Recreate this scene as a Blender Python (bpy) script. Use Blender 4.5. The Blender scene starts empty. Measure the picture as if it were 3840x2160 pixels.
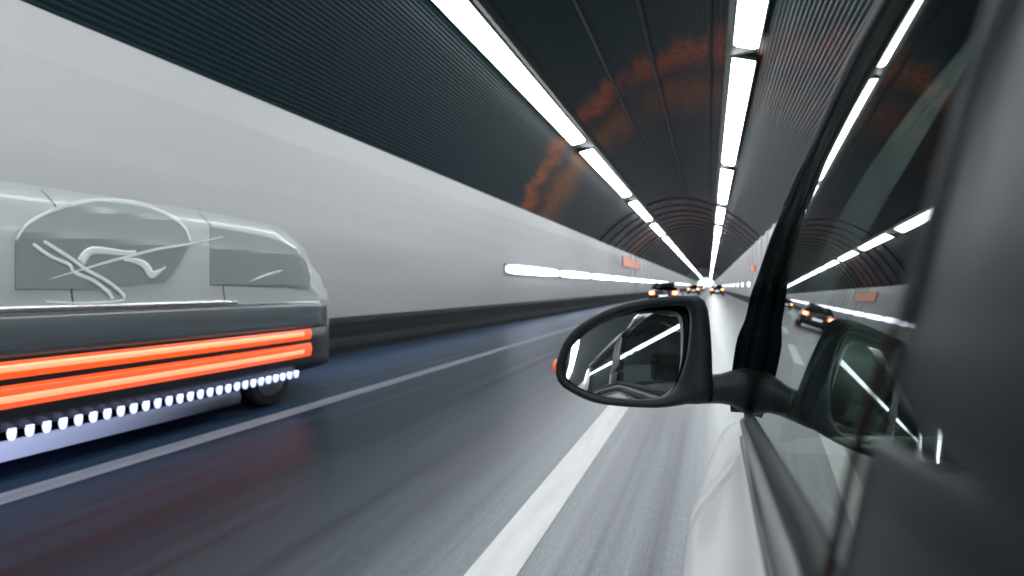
import bpy, bmesh, math, random
from mathutils import Vector, Matrix
random.seed(4)
S_ = bpy.context.scene
C = S_.collection
R = math.radians
CAMH = 1.2

# ------------------------------------------------------------------ helpers
def M(name, col, rough=.5, metal=0., spec=.5, coat=0., emis=None, es=0., noise=None):
    m = bpy.data.materials.new(name); m.use_nodes = True
    nt = m.node_tree; b = nt.nodes['Principled BSDF']
    b.inputs['Base Color'].default_value = (*col, 1)
    b.inputs['Roughness'].default_value = rough
    b.inputs['Metallic'].default_value = metal
    b.inputs['Specular IOR Level'].default_value = spec
    b.inputs['Coat Weight'].default_value = coat
    b.inputs['Coat Roughness'].default_value = .08
    if emis:
        b.inputs['Emission Color'].default_value = (*emis, 1)
        b.inputs['Emission Strength'].default_value = es
    if noise:      # (scale xyz, amount, second colour, bump)
        sc, amt, col2, bump = noise
        tc = nt.nodes.new('ShaderNodeTexCoord'); mp = nt.nodes.new('ShaderNodeMapping')
        mp.inputs['Scale'].default_value = sc
        nt.links.new(tc.outputs['Object'], mp.inputs['Vector'])
        n = nt.nodes.new('ShaderNodeTexNoise'); n.inputs['Scale'].default_value = 1
        n.inputs['Detail'].default_value = 6; n.inputs['Roughness'].default_value = .6
        nt.links.new(mp.outputs[0], n.inputs['Vector'])
        rp = nt.nodes.new('ShaderNodeMapRange'); rp.inputs[1].default_value = .35; rp.inputs[2].default_value = .68
        rp.inputs[4].default_value = amt
        nt.links.new(n.outputs[0], rp.inputs[0])
        mx = nt.nodes.new('ShaderNodeMix'); mx.data_type = 'RGBA'
        mx.inputs[6].default_value = (*col, 1); mx.inputs[7].default_value = (*col2, 1)
        nt.links.new(rp.outputs[0], mx.inputs[0]); nt.links.new(mx.outputs[2], b.inputs['Base Color'])
        if bump:
            bp = nt.nodes.new('ShaderNodeBump'); bp.inputs['Strength'].default_value = bump
            bp.inputs['Distance'].default_value = .01
            nt.links.new(n.outputs[0], bp.inputs['Height']); nt.links.new(bp.outputs[0], b.inputs['Normal'])
    return m

def tag(o, label=None, cat=None, group=None, kind=None):
    if label: o['label'] = label
    if cat: o['category'] = cat
    if group: o['group'] = group
    if kind: o['kind'] = kind
    return o
def empty(name, loc=(0, 0, 0), rz=0):
    o = bpy.data.objects.new(name, None); C.objects.link(o)
    o.location = loc; o.rotation_euler = (0, 0, rz); o.empty_display_size = .2
    return o
def obj(name, vs, fs, mat, parent=None, smooth=False, world=True, recalc=True):
    """link ONE mesh object; world=True: vertices are world coords, moved under the parent's frame"""
    me = bpy.data.meshes.new(name)
    if parent is not None and world:
        inv = (Matrix.Translation(wloc(parent)) @ Matrix.Rotation(wrz(parent), 4, 'Z')).inverted()
        vs = [inv @ Vector(v) for v in vs]
    me.from_pydata([tuple(v) for v in vs], [], fs)
    if recalc:
        bm = bmesh.new(); bm.from_mesh(me); bmesh.ops.recalc_face_normals(bm, faces=bm.faces[:]); bm.to_mesh(me); bm.free()
    for ma in (mat if isinstance(mat, (list, tuple)) else [mat]): me.materials.append(ma)
    if smooth:
        for p in me.polygons: p.use_smooth = True
    o = bpy.data.objects.new(name, me); C.objects.link(o)
    if parent is not None: o.parent = parent
    return o
def wloc(o):
    l = Vector(o.location)
    return l if o.parent is None else wloc(o.parent) + Matrix.Rotation(wrz(o.parent), 3, 'Z') @ l
def wrz(o): return o.rotation_euler[2] + (wrz(o.parent) if o.parent else 0)
class MB:
    def __init__(s): s.v = []; s.f = []
    def add(s, vs, fs):
        n = len(s.v); s.v += [tuple(v) for v in vs]; s.f += [tuple(n+i for i in f) for f in fs]
    def box(s, x0, x1, y0, y1, z0, z1):
        s.add([(x0,y0,z0),(x1,y0,z0),(x1,y1,z0),(x0,y1,z0),(x0,y0,z1),(x1,y0,z1),(x1,y1,z1),(x0,y1,z1)],
              [(0,3,2,1),(4,5,6,7),(0,1,5,4),(1,2,6,5),(2,3,7,6),(3,0,4,7)])
    def loft(s, rings, closed=True, caps=True):
        n = len(rings[0]); base = len(s.v)
        for r in rings: s.v += [tuple(p) for p in r]
        for i in range(len(rings)-1):
            for j in range(n if closed else n-1):
                a = base+i*n+j; b = base+i*n+(j+1) % n
                s.f.append((a, b, b+n, a+n))
        if caps and closed:
            s.f.append(tuple(base+j for j in range(n))[::-1]); s.f.append(tuple(base+(len(rings)-1)*n+j for j in range(n)))
    def tube(s, pts, r, n=8, flat=1.0):
        pts = [Vector(p) for p in pts]; rings = []
        for i, p in enumerate(pts):
            t = (pts[min(i+1, len(pts)-1)]-pts[max(i-1, 0)]).normalized()
            up = Vector((1, 0, 0)) if abs(t.x) < .9 else Vector((0, 0, 1))
            a = (up-t*up.dot(t)).normalized(); b = t.cross(a)
            rr = r[i] if isinstance(r, (list, tuple)) else r
            rings.append([p+a*math.cos(k*2*math.pi/n)*rr*flat+b*math.sin(k*2*math.pi/n)*rr for k in range(n)])
        s.loft(rings)
    def build(s, name, mat, parent=None, smooth=False): return obj(name, s.v, s.f, mat, parent, smooth)
def bevel(o, w=.01, seg=2):
    m = o.modifiers.new('bevel', 'BEVEL'); m.width = w; m.segments = seg; m.limit_method = 'ANGLE'; m.angle_limit = R(35)
    return o
def copy_thing(o, parent=None):
    c = o.copy(); C.objects.link(c); c.parent = parent
    for ch in list(o.children): copy_thing(ch, c)
    return c
def spline(pts, n=6):
    pts = [Vector(p) for p in pts]; out = []
    for i in range(len(pts)-1):
        p0 = pts[max(i-1, 0)]; p1 = pts[i]; p2 = pts[i+1]; p3 = pts[min(i+2, len(pts)-1)]
        for k in range(n):
            t = k/n
            out.append(.5*((2*p1)+(p2-p0)*t+(2*p0-5*p1+4*p2-p3)*t*t+(3*p1-p0-3*p2+p3)*t**3))
    out.append(pts[-1]); return out

# ------------------------------------------------------------------ measuring: photo pixel (3840 wide) + known distance -> place
F = 2500.; YAW = math.atan(740/F); cY, sY = math.cos(YAW), math.sin(YAW)
def ray(px, py):
    u = (px-1920)/F; v = (1075-py)/F
    return Vector((u*cY - sY, u*sY + cY, v))
def atY(px, py, Y):
    d = ray(px, py); return Vector((0, 0, CAMH)) + d*(Y/d.y)
def atX(px, py, X):
    d = ray(px, py); return Vector((0, 0, CAMH)) + d*(X/d.x)

# ------------------------------------------------------------------ camera / world
cam = bpy.data.cameras.new('camera'); co = bpy.data.objects.new('camera', cam); C.objects.link(co)
co.location = (0, 0, CAMH); co.rotation_euler = (R(90-.115), 0, YAW)
cam.sensor_width = 36; cam.lens = 36*F/3840; cam.clip_start = .01; cam.clip_end = 3000
cam.dof.use_dof = True; cam.dof.focus_distance = 1.35; cam.dof.aperture_fstop = 4.6
S_.camera = co
w = bpy.data.worlds.new('World'); S_.world = w; w.use_nodes = True
nt = w.node_tree; sky = nt.nodes.new('ShaderNodeTexSky'); sky.sky_type = 'NISHITA'; sky.sun_disc = False
sky.ozone_density = 6; sky.dust_density = 0; sky.air_density = .7; sky.sun_elevation = R(38); sky.sun_rotation = R(120)
nt.links.new(sky.outputs[0], nt.nodes['Background'].inputs[0]); nt.nodes['Background'].inputs[1].default_value = .15
S_.view_settings.view_transform = 'Standard'; S_.view_settings.look = 'None'; S_.view_settings.exposure = .55
sl = bpy.data.lights.new('sun', 'SUN'); sl.energy = 3; sl.angle = R(.5); sl.color = (1, .95, .88)
so = bpy.data.objects.new('sun', sl); C.objects.link(so); so.rotation_euler = (R(52), 0, R(120)); so.location = (0, 480, 60)
S_.cycles.max_bounces = 8; S_.cycles.use_denoising = True
S_.cycles.sample_clamp_indirect = 6

# ------------------------------------------------------------------ materials
def ramp(nt, stops):
    r = nt.nodes.new('ShaderNodeValToRGB'); e = r.color_ramp.elements
    while len(e) < len(stops): e.new(.5)
    for k, (p, c) in enumerate(stops): e[k].position = p; e[k].color = (*c, 1)
    return r
def road_mat():
    m = bpy.data.materials.new('asphalt'); m.use_nodes = True; nt = m.node_tree; b = nt.nodes['Principled BSDF']; L = nt.links.new
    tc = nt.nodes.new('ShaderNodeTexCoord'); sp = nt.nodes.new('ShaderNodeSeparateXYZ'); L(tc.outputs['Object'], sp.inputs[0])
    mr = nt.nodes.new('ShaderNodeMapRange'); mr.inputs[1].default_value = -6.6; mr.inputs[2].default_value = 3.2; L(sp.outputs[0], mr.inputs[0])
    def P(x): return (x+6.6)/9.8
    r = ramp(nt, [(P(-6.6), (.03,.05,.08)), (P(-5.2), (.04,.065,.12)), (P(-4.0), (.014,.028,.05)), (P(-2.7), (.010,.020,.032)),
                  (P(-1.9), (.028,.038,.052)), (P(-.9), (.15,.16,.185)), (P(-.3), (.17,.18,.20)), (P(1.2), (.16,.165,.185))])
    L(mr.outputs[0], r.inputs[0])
    mp = nt.nodes.new('ShaderNodeMapping'); mp.inputs['Scale'].default_value = (7, .06, 1); L(tc.outputs['Object'], mp.inputs[0])
    n = nt.nodes.new('ShaderNodeTexNoise'); n.inputs['Scale'].default_value = 1; n.inputs['Detail'].default_value = 7; n.inputs['Roughness'].default_value = .65
    L(mp.outputs[0], n.inputs['Vector'])
    m1 = nt.nodes.new('ShaderNodeMapRange'); m1.inputs[1].default_value = .3; m1.inputs[2].default_value = .7; m1.inputs[3].default_value = .42; m1.inputs[4].default_value = 1.65
    L(n.outputs[0], m1.inputs[0])
    g = nt.nodes.new('ShaderNodeTexNoise'); g.inputs['Scale'].default_value = 90; g.inputs['Detail'].default_value = 3
    gp = nt.nodes.new('ShaderNodeMapping'); gp.inputs['Scale'].default_value = (1, .18, 1); L(tc.outputs['Object'], gp.inputs[0]); L(gp.outputs[0], g.inputs['Vector'])
    m2 = nt.nodes.new('ShaderNodeMapRange'); m2.inputs[1].default_value = .3; m2.inputs[2].default_value = .7; m2.inputs[3].default_value = .85; m2.inputs[4].default_value = 1.15
    L(g.outputs[0], m2.inputs[0])
    mu = nt.nodes.new('ShaderNodeMath'); mu.operation = 'MULTIPLY'; L(m1.outputs[0], mu.inputs[0]); L(m2.outputs[0], mu.inputs[1])
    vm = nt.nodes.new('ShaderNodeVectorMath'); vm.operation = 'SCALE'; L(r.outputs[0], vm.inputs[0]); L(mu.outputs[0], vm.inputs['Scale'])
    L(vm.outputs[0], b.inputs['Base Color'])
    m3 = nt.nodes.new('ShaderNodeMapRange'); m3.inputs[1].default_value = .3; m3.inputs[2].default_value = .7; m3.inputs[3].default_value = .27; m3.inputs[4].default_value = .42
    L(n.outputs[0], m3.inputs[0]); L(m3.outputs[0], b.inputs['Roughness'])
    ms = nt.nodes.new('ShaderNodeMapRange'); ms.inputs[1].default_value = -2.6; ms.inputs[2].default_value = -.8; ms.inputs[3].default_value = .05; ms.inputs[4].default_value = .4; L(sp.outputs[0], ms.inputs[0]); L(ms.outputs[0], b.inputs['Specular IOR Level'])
    bp = nt.nodes.new('ShaderNodeBump'); bp.inputs['Strength'].default_value = .25; bp.inputs['Distance'].default_value = .004
    L(g.outputs[0], bp.inputs['Height']); L(bp.outputs[0], b.inputs['Normal'])
    return m
def ceiling_mat():
    m = bpy.data.materials.new('ribbed_metal_ceiling'); m.use_nodes = True; nt = m.node_tree; b = nt.nodes['Principled BSDF']; L = nt.links.new
    tc = nt.nodes.new('ShaderNodeTexCoord'); sp = nt.nodes.new('ShaderNodeSeparateXYZ'); L(tc.outputs['Object'], sp.inputs[0])
    mp = nt.nodes.new('ShaderNodeMapping'); mp.inputs['Scale'].default_value = (2.2, .3, 1); L(tc.outputs['Object'], mp.inputs[0])
    n = nt.nodes.new('ShaderNodeTexNoise'); n.inputs['Scale'].default_value = 1.0; n.inputs['Detail'].default_value = 5; L(mp.outputs[0], n.inputs['Vector'])
    # orange and purple reflections painted as bands across the vault; the noise frays their edges
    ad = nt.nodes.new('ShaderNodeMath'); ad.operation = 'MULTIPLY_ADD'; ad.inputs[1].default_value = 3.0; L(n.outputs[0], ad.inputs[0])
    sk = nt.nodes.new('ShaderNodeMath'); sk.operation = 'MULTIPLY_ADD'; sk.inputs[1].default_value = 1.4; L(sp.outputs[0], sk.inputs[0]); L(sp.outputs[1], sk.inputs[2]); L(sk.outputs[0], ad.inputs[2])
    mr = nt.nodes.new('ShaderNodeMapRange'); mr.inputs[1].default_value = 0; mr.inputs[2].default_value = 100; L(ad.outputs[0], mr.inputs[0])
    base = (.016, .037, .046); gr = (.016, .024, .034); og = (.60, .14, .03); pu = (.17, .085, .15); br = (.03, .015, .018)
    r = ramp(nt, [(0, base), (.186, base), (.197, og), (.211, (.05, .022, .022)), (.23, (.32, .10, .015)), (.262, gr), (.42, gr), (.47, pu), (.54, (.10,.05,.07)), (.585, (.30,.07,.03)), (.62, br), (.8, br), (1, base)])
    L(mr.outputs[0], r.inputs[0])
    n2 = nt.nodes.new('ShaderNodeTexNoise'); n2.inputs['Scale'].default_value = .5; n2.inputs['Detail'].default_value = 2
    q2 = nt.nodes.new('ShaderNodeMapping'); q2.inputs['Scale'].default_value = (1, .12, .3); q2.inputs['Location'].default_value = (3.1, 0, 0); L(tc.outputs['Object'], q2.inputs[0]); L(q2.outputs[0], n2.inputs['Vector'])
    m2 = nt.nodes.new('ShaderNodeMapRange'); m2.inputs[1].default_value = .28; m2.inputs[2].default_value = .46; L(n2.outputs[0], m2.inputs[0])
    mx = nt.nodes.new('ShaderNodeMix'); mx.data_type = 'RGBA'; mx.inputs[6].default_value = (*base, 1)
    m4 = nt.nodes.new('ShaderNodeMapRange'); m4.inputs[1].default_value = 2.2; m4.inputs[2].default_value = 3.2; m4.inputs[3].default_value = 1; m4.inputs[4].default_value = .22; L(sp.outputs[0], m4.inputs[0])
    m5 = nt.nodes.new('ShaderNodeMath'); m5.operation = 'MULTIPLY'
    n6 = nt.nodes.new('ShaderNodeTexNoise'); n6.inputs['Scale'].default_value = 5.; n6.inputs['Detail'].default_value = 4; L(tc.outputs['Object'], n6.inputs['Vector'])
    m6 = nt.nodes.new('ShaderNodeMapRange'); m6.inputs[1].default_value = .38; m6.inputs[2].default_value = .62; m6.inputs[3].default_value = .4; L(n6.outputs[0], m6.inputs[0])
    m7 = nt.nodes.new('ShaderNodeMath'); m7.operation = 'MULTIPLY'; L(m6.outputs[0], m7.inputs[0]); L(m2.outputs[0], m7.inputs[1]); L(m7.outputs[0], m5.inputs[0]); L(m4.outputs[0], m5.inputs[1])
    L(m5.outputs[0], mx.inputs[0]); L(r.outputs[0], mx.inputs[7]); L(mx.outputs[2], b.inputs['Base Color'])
    b.inputs['Roughness'].default_value = .42; b.inputs['Specular IOR Level'].default_value = .16
    return m
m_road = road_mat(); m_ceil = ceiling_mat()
m_wall = M('painted_wall', (.60,.59,.60), .38, noise=((.4, .03, 2.2), .22, (.50,.51,.53), 0))
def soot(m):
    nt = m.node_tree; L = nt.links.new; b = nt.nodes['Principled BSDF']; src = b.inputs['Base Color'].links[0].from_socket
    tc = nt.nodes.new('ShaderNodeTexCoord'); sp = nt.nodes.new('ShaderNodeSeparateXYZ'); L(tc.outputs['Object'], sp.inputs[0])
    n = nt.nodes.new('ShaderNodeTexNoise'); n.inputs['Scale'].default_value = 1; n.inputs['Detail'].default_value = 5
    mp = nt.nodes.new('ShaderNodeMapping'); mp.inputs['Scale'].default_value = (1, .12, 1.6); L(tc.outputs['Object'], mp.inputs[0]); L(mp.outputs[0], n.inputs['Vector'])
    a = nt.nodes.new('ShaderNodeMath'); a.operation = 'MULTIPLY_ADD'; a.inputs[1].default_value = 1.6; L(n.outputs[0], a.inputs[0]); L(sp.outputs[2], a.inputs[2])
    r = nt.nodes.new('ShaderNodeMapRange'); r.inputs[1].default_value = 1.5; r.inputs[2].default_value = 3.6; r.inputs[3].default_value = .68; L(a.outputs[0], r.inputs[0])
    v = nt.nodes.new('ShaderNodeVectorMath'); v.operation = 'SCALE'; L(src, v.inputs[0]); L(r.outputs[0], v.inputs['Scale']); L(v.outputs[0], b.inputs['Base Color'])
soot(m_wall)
m_barrier = M('dark_barrier', (.008,.012,.015), .75, spec=.2, noise=((1, .08, 9), .8, (.028,.034,.04), .2))
m_line = M('road_paint', (.70,.70,.70), .5, noise=((14, 1.2, 1), .5, (.5,.5,.5), .1))
m_line2 = M('worn_road_paint', (.17,.20,.25), .5, noise=((14, .4, 1), .9, (.12,.13,.15), .1))
m_rib = M('arch_rib_metal', (.035,.022,.026), .4)
m_tray = M('dark_tray', (.016,.021,.02), .5)
m_housing = M('lamp_housing', (.03,.035,.035), .45)
m_lamp = M('lamp_diffuser', (.9,.9,.9), .4, emis=(.93, .99, 1.), es=11.)
m_wlamp = M('wall_lamp_glow', (.9,.9,.9), .4, emis=(.80,.84,1), es=4.)
m_red = M('red_glow', (.5,.03,.01), .3, emis=(1,.12,.03), es=1.6)
m_redsoft = M('salmon_wall_glow', (.62,.28,.22), .5, emis=(1,.35,.25), es=.25)
m_white = M('white_car_paint', (.88,.88,.89), .28, coat=.8)
m_black = M('black_plastic', (.008,.014,.018), .45, spec=.3, noise=((60,60,60), .6, (.02,.024,.026), .12))
m_gloss = M('gloss_black_trim', (.012,.019,.023), .25, spec=.5)
m_pillar = M('pillar_film', (.004,.010,.014), .36, spec=.08)
m_rubber = M('rubber', (.008,.012,.014), .5, spec=.15)
m_alu = M('grey_trim_and_highlight', (.20,.21,.21), .36, metal=.55)
m_chrome = M('chrome', (.85,.86,.87), .16, metal=1)
m_van = M('van_paint', (.46,.485,.49), .42, coat=.25, noise=((.5,.25,5), .7, (.37,.40,.405), 0))
m_vanlow = M('van_lower_paint', (.085,.105,.12), .26, coat=.6, noise=((.5,.25,9), .8, (.16,.185,.2), 0))
m_vanblk = M('van_cladding', (.012,.014,.018), .38)
m_reflect = M('white_reflection', (.97,.97,.97), .7)  # white paint for the reflections on the van's flank
m_bar = M('red_trail_glow', (.6,.04,.01), .25, emis=(1,.105,.02), es=.74)
m_barcore = M('red_trail_core', (.9,.5,.3), .25, emis=(1,.33,.15), es=.70)
m_blue = M('blue_white_glow', (.8,.85,.95), .3, emis=(.50,.58,.96), es=1.1)
m_tyre = M('tyre', (.014,.014,.015), .8)
m_rim = M('rim', (.55,.56,.57), .3, metal=.9)
m_orange = M('orange_lens', (.75,.16,.05), .25, emis=(1,.2,.08), es=.15)
m_carblk = M('dark_car_paint', (.012,.013,.017), .25, coat=.7)
m_carglass = M('dark_car_glass', (.01,.012,.014), .08)
m_tail = M('tail_lamp', (.6,.05,.02), .3, emis=(1,.20,.05), es=3.2)
m_tailcore = M('tail_lamp_core', (.9,.6,.3), .3, emis=(1,.62,.28), es=7)
m_plate = M('number_plate', (.8,.8,.82), .4, emis=(.8,.85,1), es=.7)
m_seat = M('dark_upholstery', (.02,.022,.025), .8)
def glass_mat():
    m = bpy.data.materials.new('tinted_glass'); m.use_nodes = True; nt = m.node_tree; L = nt.links.new
    nt.nodes.remove(nt.nodes['Principled BSDF']); out = nt.nodes['Material Output']
    t = nt.nodes.new('ShaderNodeBsdfTransparent'); t.inputs[0].default_value = (.09,.13,.115,1)
    g = nt.nodes.new('ShaderNodeBsdfGlossy'); g.inputs['Roughness'].default_value = .015; g.inputs[0].default_value = (.95,1,.98,1)
    fr = nt.nodes.new('ShaderNodeFresnel'); fr.inputs[0].default_value = 1.52
    mx = nt.nodes.new('ShaderNodeMixShader'); L(fr.outputs[0], mx.inputs[0]); L(t.outputs[0], mx.inputs[1]); L(g.outputs[0], mx.inputs[2])
    L(mx.outputs[0], out.inputs[0]); return m
def mirror_mat():
    m = bpy.data.materials.new('dusty_mirror'); m.use_nodes = True; nt = m.node_tree; L = nt.links.new
    b = nt.nodes['Principled BSDF']; b.inputs['Metallic'].default_value = 1; b.inputs['Roughness'].default_value = .02
    b.inputs['Base Color'].default_value = (.72,.74,.76,1); out = nt.nodes['Material Output']
    d = nt.nodes.new('ShaderNodeBsdfDiffuse'); d.inputs[0].default_value = (.42,.44,.45,1)
    tc = nt.nodes.new('ShaderNodeTexCoord')
    n = nt.nodes.new('ShaderNodeTexNoise'); n.inputs['Scale'].default_value = 22; n.inputs['Detail'].default_value = 5; n.inputs['Distortion'].default_value = .6; L(tc.outputs['Object'], n.inputs[0])
    n2 = nt.nodes.new('ShaderNodeTexNoise'); n2.inputs['Scale'].default_value = 260; n2.inputs['Detail'].default_value = 2; L(tc.outputs['Object'], n2.inputs[0])
    m1 = nt.nodes.new('ShaderNodeMapRange'); m1.inputs[1].default_value = .5; m1.inputs[2].default_value = .75; m1.inputs[3].default_value = .015; m1.inputs[4].default_value = .12; L(n.outputs[0], m1.inputs[0])
    m2 = nt.nodes.new('ShaderNodeMapRange'); m2.inputs[1].default_value = .62; m2.inputs[2].default_value = .72; m2.inputs[4].default_value = .2; L(n2.outputs[0], m2.inputs[0])
    a = nt.nodes.new('ShaderNodeMath'); a.operation = 'ADD'; L(m1.outputs[0], a.inputs[0]); L(m2.outputs[0], a.inputs[1])
    mx = nt.nodes.new('ShaderNodeMixShader'); L(a.outputs[0], mx.inputs[0]); L(b.outputs[0], mx.inputs[1]); L(d.outputs[0], mx.inputs[2])
    L(mx.outputs[0], out.inputs[0]); return m
m_glass = glass_mat(); m_mirror = mirror_mat()

# ------------------------------------------------------------------ the tunnel
XL, XR = -7.0, 3.07; XC = (XL+XR)/2; HW = (XR-XL)/2; Y0, Y1 = -260., 430.
ZE = CAMH+3.03
def vault(x):
    u = x-XC; return CAMH+5.68-(5.68-3.03)*(u/HW)**2
# ground outside + road
obj('ground', [(-900,Y1,-.02),(900,Y1,-.02),(900,Y1+1500,-.02),(-900,Y1+1500,-.02)], [(0,1,2,3)], M('far_ground', (.16,.16,.14), .9, noise=((.05,.05,1), 1, (.08,.1,.05), 0)))['kind'] = 'structure'
ys = [Y0+ (Y1+400-Y0)*k/40 for k in range(41)]
vs = [(x, y, 0) for y in ys for x in (-6.5, -3, 0, 3.0)]
fs = [(i*4+j, i*4+j+1, i*4+j+5, i*4+j+4) for i in range(40) for j in range(3)]
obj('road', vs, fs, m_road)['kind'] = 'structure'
mb = MB(); mb.add([(-3.93,Y0,.004),(-3.72,Y0,.004),(-3.72,Y1,.004),(-3.93,Y1,.004)], [(0,1,2,3)])
o = mb.build('lane_marking', m_line2); o['kind'] = 'structure'
for k, (a, b) in enumerate([(-14,-8)] + [(.8,9.5)] + [(15+12*i, 21+12*i) for i in range(34)]):
    pass
mb = MB()
for a, b in [(-14,-8),(.8,9.5)] + [(15+12*i, 21+12*i) for i in range(34)]:
    mb.add([(-.975,a,.004),(-.765,a,.004),(-.765,b,.004),(-.975,b,.004)], [(0,1,2,3)])
mb.build('lane_marking', m_line)['kind'] = 'structure'

tun = empty('road_tunnel', (XC, 0, 0))
tag(tun, 'long road tunnel with dark ribbed vaulted ceiling and pale smooth walls', 'tunnel')
# ceiling: ribbed sheet, ribs run along the road
prof = []; x = XL; pitch = .062
while x < XR-1e-6:
    for dx, dz in ((0, 0), (.024, 0), (.034, .02), (.052, .02)):
        xx = min(x+dx, XR); prof.append((xx, vault(xx)+dz))
    x += pitch
prof.append((XR, vault(XR)))
ys = [Y0, 0, 60, 200, Y1]; vs = []; n = len(prof)
for y in ys: vs += [(p[0], y, p[1]) for p in prof]
fs = [(i*n+j, i*n+j+1, i*n+j+n+1, i*n+j+n) for i in range(len(ys)-1) for j in range(n-1)]
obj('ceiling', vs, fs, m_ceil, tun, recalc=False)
# slightly bowed side walls; thin cover ribs across the far panels
def side_wall(xw, inward, zb, ribs_from):
    def pr(off):
        return [(xw+inward*(off+.10), zb), (xw+inward*(off+.04), 1.0), (xw+inward*off, 1.9), (xw+inward*off, 3.0), (xw+inward*(off+.03), 3.7), (xw+inward*(off+.0), ZE+.02)]
    st = [(Y0, 0)]; y = ribs_from
    while y < Y1-4:
        st += [(y, 0), (y+.15, .09), (y+.75, .09), (y+.9, 0)]; y += 4.2
    st.append((Y1, 0)); vs = []
    for (y, o_) in st: vs += [(p[0], y, p[1]) for p in pr(o_)]
    fs = [(i*6+j, i*6+j+1, i*6+j+7, i*6+j+6) for i in range(len(st)-1) for j in range(5)]
    return obj('wall', vs, fs, m_wall, tun, recalc=False)
side_wall(XL, 1, 0, 62); side_wall(XR, -1, 0, 5)
LX = (-4.25, .68)
for lx in LX:
    mb = MB(); mb.box(lx-.36, lx+.36, Y0, Y1, vault(lx)-.13, vault(lx)+.12)
    mb.build('cable_tray', m_tray, tun)
for sx in (-2.55, -1.35, .0):       # narrow joint covers between ceiling sheets
    mb = MB(); mb.box(sx-.04, sx+.04, Y0, Y1, vault(sx)-.035, vault(sx)+.02); mb.build('joint_cover', m_tray, tun)
rib0 = None
for k in range(46):
    if rib0 is None:
        mb = MB(); xs = [XL+.02+(XR-XL-.04)*i/28 for i in range(29)]
        mb.loft([[(x, 44, vault(x)+.03), (x, 44, vault(x)-.07), (x, 44.35, vault(x)-.07), (x, 44.35, vault(x)+.03)] for x in xs])
        rib0 = mb.build('arch_rib', m_rib, tun)
    else:
        c = rib0.copy(); C.objects.link(c); c.parent = tun; c.location = rib0.location+Vector((0, 3.6*k, 0))
# barriers at the foot of the walls
def barrier(x0, x1, h, label):
    s = 1 if x1 > x0 else -1
    mb = MB(); pr = [(x0, -.01), (x0, h), (x1-s*.10, h), (x1-s*.06, h-.05), (x1-s*.05, h*.45), (x1, .12), (x1, -.01)]
    mb.loft([[(p[0], y, p[1]) for p in pr] for y in (Y0, 0, 60, 200, Y1)])
    o = mb.build('concrete_barrier', m_barrier); tag(o, label, 'barrier'); return o
barrier(XL-.02, -6.3, .60, 'dark low concrete barrier along the foot of the left wall')
barrier(XR+.02, 2.72, .42, 'dark low concrete barrier along the foot of the right wall')

# ceiling lights
ORD = ['nearest', 'second', 'third', 'fourth', 'fifth', 'sixth', 'seventh', 'eighth', 'ninth', 'tenth']
def make_light(L):
    root = empty('ceiling_light')
    mb = MB(); mb.box(-.27, .27, -L/2, L/2, .02, .12); bevel(obj('housing', mb.v, mb.f, m_housing, root, world=False), .02)
    mb = MB(); pr = [(-.235, .03), (-.225, -.02), (-.16, -.05), (.16, -.05), (.225, -.02), (.235, .03)]
    mb.loft([[(p[0], y, p[1]) for p in pr] for y in (-L/2+.02, L/2-.02)])
    obj('diffuser', mb.v, mb.f, m_lamp, root, world=False)
    return root
for lx, per, ph, side in ((LX[0], 14.5, 8.2, 'left'), (LX[1], 13.0, 1.2, 'right')):
    protos = {}; k0 = int((Y0-ph)//per)+1; cnt = 0
    yy = ph+per*k0
    while yy+per < Y1:
        gap = .9 if yy < 20 else (2.2 if yy < 33 else 3.6)
        if gap not in protos: o = protos[gap] = make_light(per-gap)
        else: o = copy_thing(protos[gap])
        o.location = (lx, yy+per/2, vault(lx)-.25)
        o.rotation_euler = (0, math.atan((5.68-3.03)*2*(lx-XC)/HW**2)*.5, 0)
        g = 'ceiling lights in the %s row' % side
        if yy+per < 6:
            lab = 'long white ceiling light of the %s row behind the camera' % side
        elif cnt < 10:
            lab = '%s long white strip light %sin the %s ceiling row' % (ORD[cnt], '' if cnt == 0 else 'from the front ', side); cnt += 1
        else: lab = 'tiny far white strip light in the %s ceiling row by the vanishing point' % side
        tag(o, lab, 'ceiling light', g); yy += per

# wall lamps, right row (round-ended boxes just above the barrier) and left band
def make_wlamp(inw, L, h, bm_=None):
    root = empty('wall_lamp')
    mb = MB(); mb.box(0, .06, -L/2-.03, L/2+.03, -h/2-.03, h/2+.03)
    o = bevel(obj('back_plate', [(v[0]*inw, v[1], v[2]) for v in mb.v], mb.f, bm_ or m_housing, root, world=False), .015)
    mb = MB(); rings = []
    for t, s in ((.06, 1), (.10, .97), (.13, .85), (.145, .55)):
        rings.append([(inw*t, s*L/2*(math.copysign(abs(math.cos(a))**.5, math.cos(a))), s*h/2*math.copysign(abs(math.sin(a))**.5, math.sin(a))) for a in [2*math.pi*k/20 for k in range(20)]])
    mb.loft(rings); obj('diffuser', mb.v, mb.f, m_wlamp, root, smooth=True, world=False)
    return root
proto = None
for k in range(16):
    o = proto = make_wlamp(-1, 1.3, .34) if proto is None else proto
    if k: o = copy_thing(proto)
    o.location = (XR-.02, 45+10.5*k, 1.38)
    tag(o, ('%s white wall lamp on the right wall past the door mirror' % ORD[k].capitalize()).replace('Nearest', 'Nearest').lower() if k < 6 else 'tiny far white wall lamp on the right wall near the tunnel end', 'wall lamp', 'wall lamps on the right wall')
proto = None
for k in range(26):
    o = proto = make_wlamp(1, 8.8, .34, m_wall) if proto is None else proto
    if k: o = copy_thing(proto)
    o.location = (XL+.01, 27+9.0*k, 1.84)
    tag(o, ('%s long bluish white lamp in the band along the left wall' % ORD[k]) if k < 5 else 'far long bluish white lamp in the band along the left wall', 'wall lamp', 'band of long lamps on the left wall')
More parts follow.
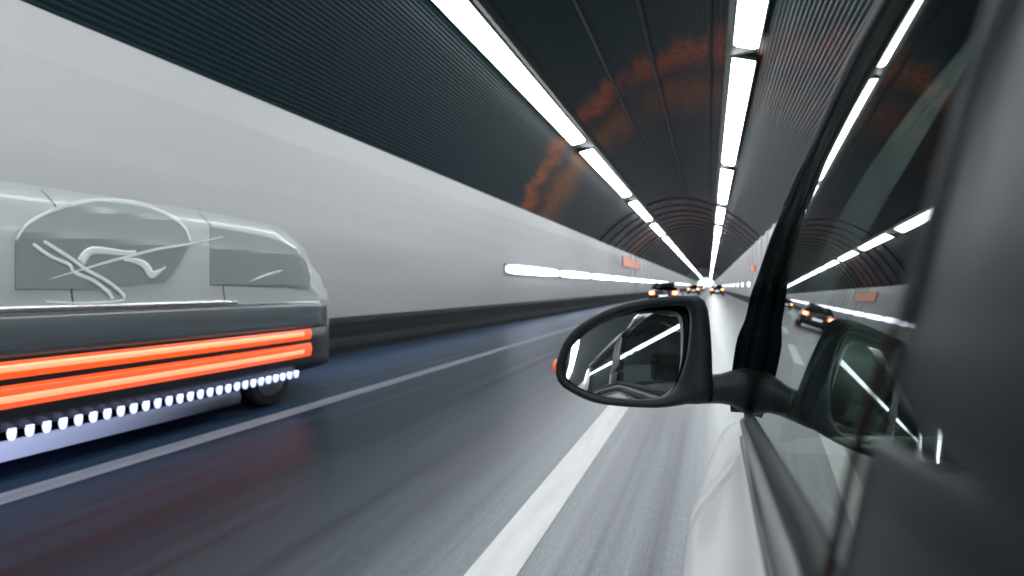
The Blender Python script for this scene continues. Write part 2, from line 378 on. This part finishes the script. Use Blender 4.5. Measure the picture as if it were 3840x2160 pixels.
# red twin signal lamp on the right wall, reddish reflection on the left wall added as a lit panel
rt = empty('signal_lamp', (XR-.01, 50, 2.5)); tag(rt, 'small red twin signal lamp high on the right wall', 'signal lamp')
mb = MB(); mb.box(XR-.09, XR, 49.2, 50.8, 2.3, 2.7); bevel(mb.build('back_plate', m_housing, rt), .02)
for yy in (49.6, 50.4):
    mb = MB(); mb.loft([[(XR-.09-t, yy+s*.3*math.cos(a), 2.5+s*.15*math.sin(a)) for a in [2*math.pi*k/14 for k in range(14)]] for t, s in ((0, 1), (.05, .9), (.08, .5))])
    mb.build('lens', m_red, rt, True)
sg = empty('wall_glow', (XL+.01, 62, 3.3)); tag(sg, 'salmon red glow high on the left wall under the ceiling edge, added as a lit panel', 'wall glow')
mb = MB(); mb.box(XL, XL+.08, 56, 69, 2.9, 3.8); bevel(mb.build('added_glow_frame', m_alu, sg), .01)
mb = MB(); mb.box(XL+.082, XL+.10, 56.1, 68.9, 2.97, 3.73); mb.build('face', m_redsoft, sg)

# ------------------------------------------------------------------ traffic ahead
def sedan(name, label, X, Y, plate=True, mat=m_carblk):
    r = empty(name, (X, Y, 0)); tag(r, label, 'car', 'cars driving ahead')
    W = .88
    def ring(y, pts): return [(X+s*px, y, z) for s, px, z in pts]
    def sec(y, w, zb, zt, wt):  # closed ring
        return [(X-w*.94, y, zb), (X-w, y, zb+.2), (X-w, y, zb+(zt-zb)*.6), (X-wt, y, zt), (X+wt, y, zt), (X+w, y, zb+(zt-zb)*.6), (X+w, y, zb+.2), (X+w*.94, y, zb)]
    mb = MB(); mb.loft([sec(Y+.0, .80, .32, .95, .70), sec(Y+.08, .87, .24, 1.02, .76), sec(Y+.9, .90, .2, 1.0, .78), sec(Y+3.3, .90, .2, .95, .78), sec(Y+4.2, .86, .24, .75, .7), sec(Y+4.4, .74, .32, .62, .6)])
    body = mb.build('body', mat, r, True); bevel(body, .03)
    mb = MB(); mb.loft([sec(Y+.35, .74, .98, 1.03, .7), sec(Y+.95, .74, .96, 1.42, .56), sec(Y+1.3, .74, .96, 1.47, .58), sec(Y+2.2, .74, .94, 1.45, .58), sec(Y+3.2, .72, .92, .98, .66)])
    cab = mb.build('cabin', mat, r, True)
    mb = MB(); mb.add([(X-.62, Y+.40, 1.055), (X+.62, Y+.40, 1.055), (X+.50, Y+.88, 1.385), (X-.50, Y+.88, 1.385)], [(0,1,2,3)])
    mb.build('rear_window', m_carglass, r)
    for s in (-1, 1):
        mb = MB(); mb.box(*sorted((X+s*.52, X+s*.84)), Y-.05, Y+.12, .72, .93); l = bevel(mb.build('tail_light', m_tail, r), .03)
        mb = MB(); mb.box(*sorted((X+s*.60, X+s*.78)), Y-.065, Y-.045, .77, .88); mb.build('bulb', m_tailcore, l)
        for yy in (Y+.85, Y+3.45):
            a = [2*math.pi*k/20 for k in range(20)]
            mb = MB(); mb.loft([[(X+s*t, yy+q*.32*math.cos(b), .32+q*.32*math.sin(b)) for b in a] for t, q in ((.68, .92), (.70, 1), (.86, 1), (.89, .9))])
            wl = mb.build('wheel', m_tyre, r, True)
            mb = MB(); mb.loft([[(X+s*t, yy+q*.2*math.cos(b), .32+q*.2*math.sin(b)) for b in a] for t, q in ((.88, 1), (.905, .9))]); mb.build('rim', m_rim, wl, True)
    mb = MB(); mb.box(X-.26, X+.26, Y-.03, Y+.01, .56, .70); mb.build('number_plate', m_plate, r)
    mb = MB(); mb.box(X-.78, X+.78, Y-.055, Y+.1, .30, .48); bevel(mb.build('bumper', m_black, r), .03)
    return r
sedan('black_car', 'black car with glowing orange tail lights in the middle lane, just above the door mirror', -2.65, 41)
sedan('black_car', 'small dark car with orange tail lights in the middle lane, beyond the nearest black car', -2.35, 105)
sedan('black_car', 'dark red lit car straight ahead in our lane, right of the bright tunnel end', .98, 92)
sedan('black_car', 'tiny far dark car in the middle lane just left of the tunnel end', -2.2, 190)

# ------------------------------------------------------------------ overtaking grey van, left lane
VX = -4.2
van = empty('grey_van', (VX-1., 4.2, 0))
tag(van, 'long grey van in the left lane with its red tail-light trails shaped as two glowing bars along its side', 'van')
def vsec(y, top, pull, zlo=.34):
    """closed ring, near side first; pull = how far the flanks come in, top = roof height"""
    k = (top-1.15)/(1.95-1.15)
    near = [(.06, zlo), (0, .46), (-.0, 1.0), (-.02, 1.15), (-.08, 1.15+.40*k), (-.17, 1.15+.62*k), (-.32, 1.15+.75*k), (-.60, 1.15+.80*k)]
    near = [((-.06 if i == 0 else p[0])-pull, p[1]) for i, p in enumerate(near)]
    ring = [(VX+p[0], y, p[1]) for p in near]
    ring += [(VX-2.0-p[0], y, p[1]) for p in reversed(near)]
    return ring
mb = MB()
sts = [(1.2, 1.93, .04), (1.35, 1.95, 0), (3, 1.95, 0), (5.2, 1.95, 0), (6.0, 1.94, .01), (6.35, 1.90, .03), (6.6, 1.78, .06), (6.9, 1.48, .12), (7.08, 1.26, .2), (7.2, 1.10, .30), (7.26, .95, .42)]
mb.loft([vsec(y, t, p) for y, t, p in sts])
vb = mb.build('body', m_van, van, True)
bpy_mod = vb.modifiers.new('edge', 'EDGE_SPLIT'); bpy_mod.split_angle = R(50)
# colour-split lower flank, cladding
def flank(name, z0, z1, out, mat, y0=1.3, y1=6.9, bulge=.0, parent=van, n=24):
    mb = MB(); vs = []; N = 5
    st = [y0+(y1-y0)*k/n for k in range(n+1)]
    def pull(y):
        for a, b in zip(sts, sts[1:]):
            if a[0] <= y <= b[0]: t = (y-a[0])/(b[0]-a[0]); return a[2]*(1-t)+b[2]*t
        return sts[-1][2]
    rings = []
    for y in st:
        r = []
        for j in range(N):
            t = j/(N-1); r.append((VX-pull(y)+out+bulge*math.sin(math.pi*t), y, z0+(z1-z0)*t))
        r += [(VX-pull(y)-.03, y, z1), (VX-pull(y)-.03, y, z0)]
        rings.append(r)
    mb.loft(rings); return mb.build(name, mat, parent, True)
flank('lower_panel', .74, 1.04, .010, m_vanlow)
flank('cladding', .30, .738, .016, m_vanblk, y1=7.0)
flank('chrome_strip', 1.045, 1.075, .012, m_chrome, y1=5.2, bulge=.008)
for z0, z1, zc in ((.625, .735, .69), (.44, .585, .50)):  # tail-light trails shaped as glowing bars along the flank
    bar = flank('tail_light_trail', z0, z1, .020, m_bar, y1=6.42, bulge=.02)
    flank('trail_core', zc-.022, zc+.022, .040, m_barcore, y0=1.4, y1=6.25, bulge=.006, parent=bar)
for yy in (2.35, 5.75):
    a = [2*math.pi*k/32 for k in range(32)]
    for s, xo in ((1, VX-.03), (-1, VX-1.97)):
        mb = MB(); mb.loft([[(xo-s*t, yy+q*.35*math.cos(b), .35+q*.35*math.sin(b)) for b in a] for t, q in ((0, .9), (.02, 1), (.22, 1), (.24, .9))])
        wl = mb.build('wheel', m_tyre, van, True)
        mb = MB(); mb.loft([[(xo+s*t, yy+q*.25*math.cos(b), .35+q*.25*math.sin(b)) for b in a] for t, q in ((-.01, 1), (.006, .97))]); mb.build('rim', m_rim, wl, True)
dot0 = None
for k in range(34):
    y = 2.3+.115*k
    if dot0 is None:
        mb = MB(); a = [2*math.pi*j/12 for j in range(12)]
        mb.loft([[(VX+.02+q*.03*math.cos(b), y+q*.024*math.sin(b), .285-t) for b in a] for t, q in ((-.03, 1), (.0, 1), (.03, .85), (.045, .45))])
        dot0 = mb.build('glow_dot', m_blue, van, True)  # dots of the bluish glow, added as small emitters under the sill
    else:
        c = dot0.copy(); C.objects.link(c); c.parent = van; c.location = dot0.location+Vector((0, .115*k, 0))
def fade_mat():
    m = bpy.data.materials.new('bluish_road_glow'); m.use_nodes = True; nt = m.node_tree; b = nt.nodes['Principled BSDF']; L = nt.links.new
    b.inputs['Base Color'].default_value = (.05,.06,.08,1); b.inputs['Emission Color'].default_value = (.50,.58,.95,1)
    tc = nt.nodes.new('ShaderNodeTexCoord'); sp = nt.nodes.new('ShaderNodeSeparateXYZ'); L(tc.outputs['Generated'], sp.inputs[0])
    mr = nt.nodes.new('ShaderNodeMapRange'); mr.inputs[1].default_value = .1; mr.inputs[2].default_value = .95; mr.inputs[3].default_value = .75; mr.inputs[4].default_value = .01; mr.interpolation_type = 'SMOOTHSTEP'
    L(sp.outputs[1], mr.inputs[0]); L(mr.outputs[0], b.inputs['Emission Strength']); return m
flank('road_glow_strip', .12, .235, .03, fade_mat(), y0=1.4, y1=5.2, bulge=.02)  # added glowing strip in place of the bluish light on the road
# side window, and bright reflections traced on the flank in white paint
def vflank(px, py, off=.0):
    """photo pixel -> point on the van's flank"""
    X = VX
    for _ in range(12):
        p = atX(px, py, X); z = p.z; pull = 0
        for a, b in zip(sts, sts[1:]):
            if a[0] <= p.y <= b[0]: t = (p.y-a[0])/(b[0]-a[0]); pull = a[2]*(1-t)+b[2]*t
        tz = 0. if z < 1.0 else (-.02*(z-1)/.15 if z < 1.15 else (-.02-.06*(z-1.15)/.4 if z < 1.55 else (-.08-.09*(z-1.55)/.22 if z < 1.77 else -.17-.15*(z-1.77)/.13)))
        X = VX-pull+tz+off
    return atX(px, py, X)
def flank_trace(mb, pix, wpx, dash=None, off=.018):
    pts = spline([(p[0], p[1], 0) for p in pix], 6); P3 = [vflank(p.x, p.y, off) for p in pts]
    n = len(P3); r = []
    for i, p in enumerate(P3):
        wd = wpx(i/(n-1)) if callable(wpx) else wpx
        d = (p-Vector((0, 0, CAMH))).dot(Vector((-sY, cY, 0)))
        r.append(max(.003, wd*d/F*.6))
    mb.tube(P3, [q*.85 for q in r], 8, .05)
win = MB(); wp = [(60,900),(110,835),(230,778),(360,752),(500,760),(620,800),(690,850),(715,905),(690,960),(640,1040),(600,1075),(300,1085),(60,1085)]
def pane(poly, nr=14, nc=30, off=.010):
    ysx = [p[1] for p in poly]; y0, y1 = min(ysx)+.5, max(ysx)-.5; V = []
    for i in range(nr+1):
        y = y0+(y1-y0)*i/nr; xs = []
        for a, b in zip(poly, poly[1:]+poly[:1]):
            if (a[1]-y)*(b[1]-y) < 0: xs.append(a[0]+(b[0]-a[0])*(y-a[1])/(b[1]-a[1]))
        xa, xb = min(xs), max(xs)
        V.append([vflank(xa+(xb-xa)*j/nc, y, off) for j in range(nc+1)])
    mb = MB(); n_ = nc+1
    mb.loft([r+[Vector((p.x-.04, p.y, p.z)) for p in reversed(r)] for r in V]); return mb
win = pane(wp); wo = win.build('side_window', M('grey_window_glass', (.25,.28,.285), .3, spec=.5), van)
mb = MB(); flank_trace(mb, wp[:8], lambda t: 10+5*math.sin(math.pi*t)); mb.build('reflection_arc', m_reflect, wo, True)  # bright reflected arc over the window, painted as a white line
mb = MB()
flank_trace(mb, [(124,915),(189,962),(258,992),(278,1022),(348,1052),(407,1097),(422,1121)], 14)
flank_trace(mb, [(164,905),(209,933),(283,982),(323,1012),(388,1047),(437,1082),(467,1117),(427,1131),(298,1136),(174,1132)], lambda t: 14 if t < .65 else 7)
flank_trace(mb, [(303,985),(328,950),(362,940),(420,945),(470,950),(512,943)], lambda t: 34*(1-t)**.5+3)
flank_trace(mb, [(462,975),(512,980),(547,1000),(562,1025),(575,1030),(598,1018),(621,1002)], lambda t: 8+26*math.sin(math.pi*min(1, t*1.1)))
flank_trace(mb, [(184,1047),(323,1007),(447,972),(586,936),(716,915),(835,888)], lambda t: 9*math.sin(math.pi*t)+2)
mb.build('reflection_swirl', m_reflect, van, True)  # swirling light reflections painted on the flank as white lines
def seam(y):
    mb = MB(); mb.tube([(VX+t+.002, y, z) for z, t in ((.75,0),(1.0,0),(1.15,-.02),(1.55,-.08),(1.77,-.17),(1.88,-.30))], .006, 6, .3)
    mb.build('door_seam', m_vanblk, van, True)
for yy in (3.55, 5.05): seam(yy)
w2 = MB(); wq = [(790,850),(900,868),(1010,888),(1100,925),(1150,980),(1165,1040),(1160,1085),(980,1082),(790,1080)]
w2 = pane(wq); w2.build('side_window', wo.data.materials[0], van)
mb = MB(); flank_trace(mb, [(930,1060),(1000,1035),(1060,1015)], lambda t: 12*math.sin(math.pi*t)+2)
mb.build('door_handle', m_chrome, van, True)

# ------------------------------------------------------------------ the white car the picture is taken from
def Sg(y, z): return .045+.042*y+.154*z+(.5*z*z if z > 0 else 0)      # side of the cabin, z from eye height
def hit(px, py, off=0.):
    d = ray(px, py); a, b = 0., 5.
    g = lambda t: t*d.x-Sg(t*d.y, t*d.z)+off
    for _ in range(60):
        m = (a+b)/2
        if g(m) < 0: a = m
        else: b = m
    return Vector((0, 0, CAMH))+d*a
car = empty('white_car', (.85, .6, 0))
tag(car, 'white car on the right with black window frame, seen from beside its rear door', 'car')
def zbelt(y):
    if y < .27: return -.10+(y-.27)*.02
    if y > 1.1: return -.20-.10*(y-1.1)
    return -.10-.10*(y-.27)/.83
# A-pillar and upper window frame
FL = [(3500,-330,.29),(3400,-150,.345),(3318,0,.40),(3231,152,.47),(3163,288,.54),(3117,395,.60),(3034,577,.73),(2992,660,.80),(2920,820,.93),(2882,911,1.0),(2844,1025,1.08),(2814,1110,1.14),(2794,1197,1.17),(2765,1268,1.20),(2747,1374,1.22),(2737,1470,1.24),(2740,1545,1.25)]
FR = [(3590,-330,.29),(3485,-150,.345),(3392,0,.40),(3300,172,.47),(3225,310,.54),(3170,410,.60),(3085,590,.73),(3040,680,.80),(2984,825,.93),(2950,915,1.0),(2916,1025,1.08),(2890,1110,1.14),(2883,1197,1.17),(2877,1268,1.20),(2855,1374,1.22),(2850,1470,1.24),(2846,1545,1.25)]
def strip3(L3, R3, depth, bulge, n=4):
    mb = MB(); rings = []
    for l, r in zip(L3, R3):
        ring = []
        for j in range(n+1):
            t = j/n; p = l.lerp(r, t); ring.append(p+Vector((-bulge*math.sin(math.pi*t), 0, 0)))
        ring += [r+Vector((depth, .0, 0)), l+Vector((depth, 0.0, 0))]
        rings.append(ring)
    mb.loft(rings); return mb
L3 = spline([atY(*p) for p in FL], 3); R3 = spline([atY(*p) for p in FR], 3)
strip3(L3, R3, .05, .004).build('window_frame', m_gloss, car, True)
mb = MB(); mb.tube([l.lerp(r, .55)+Vector((-.005, 0, 0)) for l, r in zip(L3, R3)], .0022, 6); mb.build('frame_bead', m_rubber, car, True)
# bright edge bead on the upper frame
mb = MB(); mb.tube([p+Vector((-.001, 0, .001)) for p in L3[:24]], .0018, 6); mb.build('frame_bead', m_alu, car, True)
# door glass, curved sheet
mid = [l.lerp(r, .5) for l, r in zip(L3, R3)]
def ztop(y):
    m = sorted(mid, key=lambda p: p.y)
    if y <= m[0].y: return m[0].z-CAMH
    for a, b in zip(m, m[1:]):
        if a.y <= y <= b.y: return a.z+(b.z-a.z)*(y-a.y)/max(1e-6, b.y-a.y)-CAMH
    return m[-1].z-CAMH
ny, nz = 60, 24; vs = []
for i in range(ny+1):
    y = .12+(1.25-.12)*i/ny; zb, zt = zbelt(y)-.02, max(ztop(y), zbelt(y)+.0)
    for j in range(nz+1):
        z = zb+(zt-zb)*j/nz; vs.append((Sg(y, z), y, z+CAMH))
fs = [(i*(nz+1)+j, (i+1)*(nz+1)+j, (i+1)*(nz+1)+j+1, i*(nz+1)+j+1) for i in range(ny) for j in range(nz)]
obj('window_glass', vs, fs, m_glass, car, True)
# pillar between the doors
BE = [(3850,-330),(3790,-150),(3745,0),(3690,160),(3625,330),(3565,560),(3515,750),(3480,880),(3435,1050),(3390,1220),(3340,1390),(3300,1500),(3250,1660),(3200,1860),(3160,2050),(3130,2180),(3090,2500)]
E3 = spline([hit(x, y, .004) for x, y in BE], 3)
ez = sorted([(p.z-CAMH, p.y) for p in E3 if -.14 < p.z-CAMH < .14])
def yedge(z):
    if z <= ez[0][0]: return ez[0][1]
    for a_, b_ in zip(ez, ez[1:]):
        if a_[0] <= z <= b_[0]: return a_[1]+(b_[1]-a_[1])*(z-a_[0])/max(1e-6, b_[0]-a_[0])
    a_ = min(ez, key=lambda q: abs(q[0]-ez[-1][0]+.05)); return ez[-1][1]+(z-ez[-1][0])*(ez[-1][1]-a_[1])/(ez[-1][0]-a_[0])
rings = []
for k in range(41):
    z = -.16+.36*k/40
    rings.append([(Sg(yedge(z)+dy, z)-b, yedge(z)+dy, z+CAMH) for dy, b in ((0, .002), (-.006, .004), (-.02, .005), (-.06, .006), (-.11, .006), (-.16, .005), (-.175, .002), (-.175, -.03), (0, -.03))])
mb = MB(); mb.loft(rings); mb.build('door_pillar', m_pillar, car, True)
mb = MB(); rings = []
for k in range(31):
    z = -.01+.21*k/30; wd = .002+.010*min(1, k/14); y0_ = yedge(z)
    rings.append([(Sg(y0_+dy, z)-b, y0_+dy, z+CAMH) for dy, b in ((.001, .001), (-.15*wd, .006), (-.85*wd, .007), (-wd, .003))])
mb.loft(rings); mb.build('pillar_highlight', m_alu, car, True)  # grey highlight on the pillar edge, shaped as a thin strip
mb = MB(); ed = [p+Vector((-.002, .0, 0)) for p in E3[27:]]
mb.tube(ed, .0014, 6); mb.build('red_edge_reflection', M('dark_red_reflection', (.025,.004,.004), .6, spec=.2), car, True)  # red reflection along the pillar edge, painted as a thin dark strip
# belt mouldings: three ribs along the foot of the glass
def along(y0, y1, n): return [y0+(y1-y0)*k/n for k in range(n+1)]
def belt_ring(y, prof):
    zb = zbelt(y); s = .55+.45*min(1, max(0, (y-.1)/1.0)); fade = 1
    return [(Sg(y, zb)-a*fade, y, zb+b*fade+CAMH) for a, b in prof]
mb = MB(); mb.loft([belt_ring(y, [(-.01,.004),(.002,.006),(.006,.0),(.006,-.012),(-.004,-.018),(-.02,-.018)]) for y in along(-.9, 1.22, 30)]); mb.build('glass_seal', m_rubber, car, True)
mb = MB(); mb.loft([belt_ring(y, [(-.01,-.015),(.005,-.015),(.011,-.019),(.012,-.026),(.007,-.031),(-.01,-.031)]) for y in along(-.9, 1.24, 30)]); mb.build('belt_moulding', m_alu, car, True)
mb = MB(); mb.loft([belt_ring(y, [(-.01,-.028),(.006,-.030),(.006,-.044),(.002,-.052),(-.01,-.052)]) for y in along(-.9, 1.24, 30)]); mb.build('glass_seal', m_rubber, car, True)
mb = MB(); mb.loft([belt_ring(y, [(-.01,-.047),(.008,-.047),(.013,-.051),(.012,-.056),(.004,-.060),(-.01,-.060)]) for y in along(-.9, 1.24, 30)]); mb.build('belt_moulding', m_gloss, car, True)
# white flank: rear door, front door, front wing share one crease line
def body_ring(y):
    zb = zbelt(min(y, 1.25))-.058
    if y > 1.25: zb = zbelt(1.25)-.058-.10*(y-1.25)-.06*max(0, y-1.9)**2
    xb = Sg(min(y, 1.25), zbelt(min(y, 1.25)))-.008+(.0 if y < 1.25 else .03*(y-1.25))
    nose = (0 if y < 1.2 else .058*((y-1.2)/.8)**1.4)+(0 if y < 2.2 else .2*((y-2.2)/.65)**2)
    P = [(xb+.03, zb+.006)]
    for k in range(7):
        t = k/6; e = t*t*(3-2*t); P.append((xb+(-.042-xb)*e, zb+(min(-.46, zb-.08)-zb)*t))
    P += [(-.043, -.53), (-.040, -.62), (-.026, -.65), (-.020, -.72), (-.016, -.85), (.02, -1.0)]
    return [(x+nose, y, z+CAMH) for x, z in P]+[(.12+nose, y, .2), (.12+nose, y, zb+CAMH-.01)]
def flank_part(name, y0, y1, n):
    mb = MB(); mb.loft([body_ring(y) for y in along(y0, y1, n)]); return bevel(mb.build(name, m_white, car, True), .002, 1)
flank_part('rear_door', -.95, .058, 8); fd = flank_part('front_door', .064, 1.262, 16); fw = flank_part('front_wing', 1.268, 2.85, 14); flank_part('rear_wing', -2.0, -.956, 8)
mb = MB(); mb.box(-.062, -.045, .12, .30, CAMH-.44, CAMH-.41); bevel(mb.build('handle', m_white, fd), .008)
# hood, roof, screens, far side, cabin
CX = .88
def arch(y, zc, half, crown, n=10, thick=.03):
    t = [(CX-half*math.cos(math.pi*k/n), y, zc+crown*math.sin(math.pi*k/n)) for k in range(n+1)]
    return t+[(x, yy, z-thick) for x, yy, z in reversed(t)]
mb = MB(); mb.loft([arch(y, z, h, .06) for y, z, h in ((1.32, .885, .76), (1.8, .83, .76), (2.3, .76, .70), (2.7, .66, .60), (2.85, .55, .5))]); mb.build('hood', m_white, car, True)
mb = MB(); mb.loft([arch(y, z, h, .05) for y, z, h in ((-1.3, 1.40, .62), (-.9, 1.50, .66), (0, 1.545, .68), (.25, 1.50, .70), (.42, 1.41, .72))]); mb.build('roof', m_white, car, True)
mb = MB(); mb.loft([arch(y, z, h, .04, thick=.006) for y, z, h in ((.42, 1.405, .70), (.85, 1.2, .74), (1.3, .92, .76))]); mb.build('windscreen', m_glass, car, True)
mb = MB(); mb.loft([[(CX+.80+a, y, z) for a, z in ((0,.2),(.08,.35),(.08,.75),(.0,.95),(-.05,.95),(-.05,.2))] for y in along(-2.0, 2.6, 6)]); mb.build('far_side', m_white, car, True)
mb = MB(); mb.loft([[(CX+.78-a, y, z) for a, z in ((0,.95),(.10,1.42),(.11,1.42),(.01,.95))] for y in along(-1.2, .6, 3)]); mb.build('far_window', m_carglass, car)
mb = MB(); mb.box(.16, CX+.72, -1.9, 1.25, .22, .32); mb.build('floor_pan', m_seat, car)
mb = MB(); mb.loft([[(x, y, z) for y, z in ((1.0,.5),(.95,.88),(1.05,.94),(1.30,.90),(1.30,.5))] for x in along(.14, CX+.72, 6)]); mb.build('dashboard', m_seat, car)
top = [p for p in L3 if p.z-CAMH > .05]
rl = [(-1.25, .17), (-.8, .195), (-.2, .20), (.1, .195), (.2, .19)]
ln = [Vector((Sg(y, z)-.01, y, z+CAMH)) for y, z in rl]
mb = MB(); mb.loft([[p+Vector(q) for q in ((0,0,-.03),(-.006,0,-.01),(0,0,.012),(.16,0,.10),(.17,0,.08),(.03,0,-.03))] for p in ln]); mb.build('roof_rail', m_gloss, car, True)
vs = []; yr = along(-1.1, -.0, 12)
for y in yr:
    for j in range(9):
        zb = zbelt(y)-.02; zt = .20-max(0, -y-.75)*.25; z = zb+(zt-zb)*j/8; vs.append((Sg(y, z), y, z+CAMH))
obj('rear_door_glass', vs, [(i*9+j, (i+1)*9+j, (i+1)*9+j+1, i*9+j+1) for i in range(12) for j in range(8)], m_glass, car, True)
mb = MB(); mb.loft([[(x, y, z) for x, y, z in ((Sg(yy, zz)-.006, yy, zz+CAMH), (Sg(yy, zz)+.04, yy, zz+CAMH), (Sg(yy, zz)+.04, yy-w_, zz+CAMH), (Sg(yy, zz)-.006, yy-w_, zz+CAMH))] for yy, zz, w_ in ((-1.0, -.13, .9), (-1.05, .0, .75), (-1.15, .16, .5))]); mb.build('rear_pillar', m_white, car, True)
for xx in (.42, 1.25):
    mb = MB(); mb.box(xx-.24, xx+.24, .25, .75, .34, .56); mb.loft([[(xx+a*.24, y, z) for a, y, z in ((-1,yy,zz),(1,yy,zz),(1,yy+.10,zz),(-1,yy+.10,zz))] for yy, zz in ((.18,.5),(.08,.85),(.02,1.12))])
    mb.box(xx-.12, xx+.12, -.02, .08, 1.13, 1.30); bevel(mb.build('seat', m_seat, car), .03)
for yy in (-1.35, 2.1):
    for xo, s in ((.02, 1), (CX+.84, -1)):
        a = [2*math.pi*k/28 for k in range(28)]
        mb = MB(); mb.loft([[(xo+s*t, yy+q*.31*math.cos(b), .31+q*.31*math.sin(b)) for b in a] for t, q in ((0, .9), (.02, 1), (.18, 1), (.2, .9))]); wl = mb.build('wheel', m_tyre, car, True)
        mb = MB(); mb.loft([[(xo-s*t, yy+q*.2*math.cos(b), .31+q*.2*math.sin(b)) for b in a] for t, q in ((-.01, 1), (.012, .9))]); mb.build('rim', m_rim, wl, True)

# door mirror
HO = [(2083,1398),(2089,1350),(2116,1280),(2169,1221),(2245,1173),(2346,1138),(2481,1114),(2570,1107),(2618,1109),(2645,1132),(2658,1179),(2668,1286),(2672,1400),(2676,1470),(2660,1512),(2570,1516),(2529,1524),(2452,1530),(2334,1525),(2228,1510),(2145,1474),(2098,1439)]
GO = [(2125,1398),(2127,1350),(2151,1297),(2216,1238),(2287,1197),(2393,1162),(2511,1147),(2566,1148),(2585,1172),(2588,1215),(2585,1256),(2574,1340),(2552,1409),(2529,1457),(2487,1489),(2393,1496),(2275,1486),(2186,1457),(2139,1427)]
def outline(pts, n=64, c=(2370,1330)):
    sm = spline([(p[0], p[1], 0) for p in pts+[pts[0]]], 8)
    sm = [(math.atan2(p.y-c[1], p.x-c[0]), p) for p in sm]; out = []
    for k in range(n):
        a = -math.pi+2*math.pi*(k+.5)/n; best = None
        for (a0, p0), (a1, p1) in zip(sm, sm[1:]):
            d0 = (a-a0+math.pi) % (2*math.pi)-math.pi; d1 = (a-a1+math.pi) % (2*math.pi)-math.pi
            if d0*d1 <= 0 and abs(d0) < .8 and abs(d1) < .8:
                t = d0/(d0-d1) if d0 != d1 else 0; best = p0.lerp(p1, t); break
        if best is None: best = min(sm, key=lambda q: abs((a-q[0]+math.pi) % (2*math.pi)-math.pi))[1]
        out.append((best.x, best.y))
    return out
YM = 1.13
def mY(px, d=0): return YM+d-.0*(px-2370)/300      # rim plane, outer end a little further forward
H2 = outline(HO); G2 = outline(GO)
Hc = atY(2370, 1325, YM)
r_out = [atY(x, y, mY(x, .004)) for x, y in H2]
r_rim = [atY(x+(gx-x)*.22, y+(gy-y)*.22, mY(x, -.006)) for (x, y), (gx, gy) in zip(H2, G2)]
r_in0 = [atY(x+(gx-x)*.80, y+(gy-y)*.80, mY(x, -.002)) for (x, y), (gx, gy) in zip(H2, G2)]
r_in = [atY(gx, gy, mY(gx, .024)) for gx, gy in G2]
def back(s, d): return [Hc+(p-Hc)*s+Vector((0, d, 0)) for p in r_out]
mb = MB(); mb.loft([r_in, r_in0, r_rim, r_out, back(.985, .02), back(.94, .05), back(.84, .08), back(.62, .105), back(.3, .118)], caps=False)
n = 64; mb.f.append(tuple(8*n+k for k in range(n)))
sm = mb.build('side_mirror', m_black, car, True)
# mirror glass: slightly convex, aimed up and outwards
cen = sum(r_in, Vector())/len(r_in); vs = []; fs = []
K = 10
tx, tz = MT = (.10, .20)
def zoff(p): return tx*(p.x-cen.x)+tz*(p.z-cen.z)*.0
N = len(r_in)
for k in range(K+1):
    s = k/K
    for p in r_in:
        q = cen+(p-cen)*s*.99
        rr = ((p-cen)*s).length
        vs.append((q.x, q.y-.002+rr*rr*.35, q.z))
for k in range(K):
    for j in range(N):
        fs.append((k*N+j, k*N+(j+1) % N, (k+1)*N+(j+1) % N, (k+1)*N+j))
mg = obj('mirror_glass', vs, fs, m_mirror, sm, True)
# tilt the glass about its centre inside the housing
inv = wloc(car)
def tilt(o, ax, az):
    c = cen-wloc(sm)
    Mx = Matrix.Translation(c) @ Matrix.Rotation(ax, 4, 'X') @ Matrix.Rotation(az, 4, 'Z') @ Matrix.Translation(-c)
    o.data.transform(Mx)
tilt(mg, R(-8), R(10.5))
mb = MB(); arm = [(2590,1412,1516),(2660,1404,1514),(2700,1402,1514),(2740,1390,1520),(2790,1378,1550),(2850,1390,1548)]
rings = []
for px, t, b in arm:
    Yc = 1.16; ring = []
    for (fx, d) in ((0, 0), (.12, -.02), (.5, -.026), (.88, -.02), (1, 0), (.9, .05), (.5, .06), (.1, .05)):
        ring.append(atY(px, t+(b-t)*fx, Yc+d))
    rings.append(ring)
mb.loft(rings); mb.build('mirror_arm', m_black, sm, True)
mb = MB()
c = atY(2086, 1374, 1.20)
mb.loft([[c+Vector((.008*math.sin(a)*1.0*s_, dy, .013*math.cos(a)*s_)) for a in [2*math.pi*k/16 for k in range(16)]] for dy, s_ in ((-.012, .4), (-.008, .8), (0, 1), (.03, .9), (.04, .4))])
mb.build('turn_signal', m_orange, sm, True)
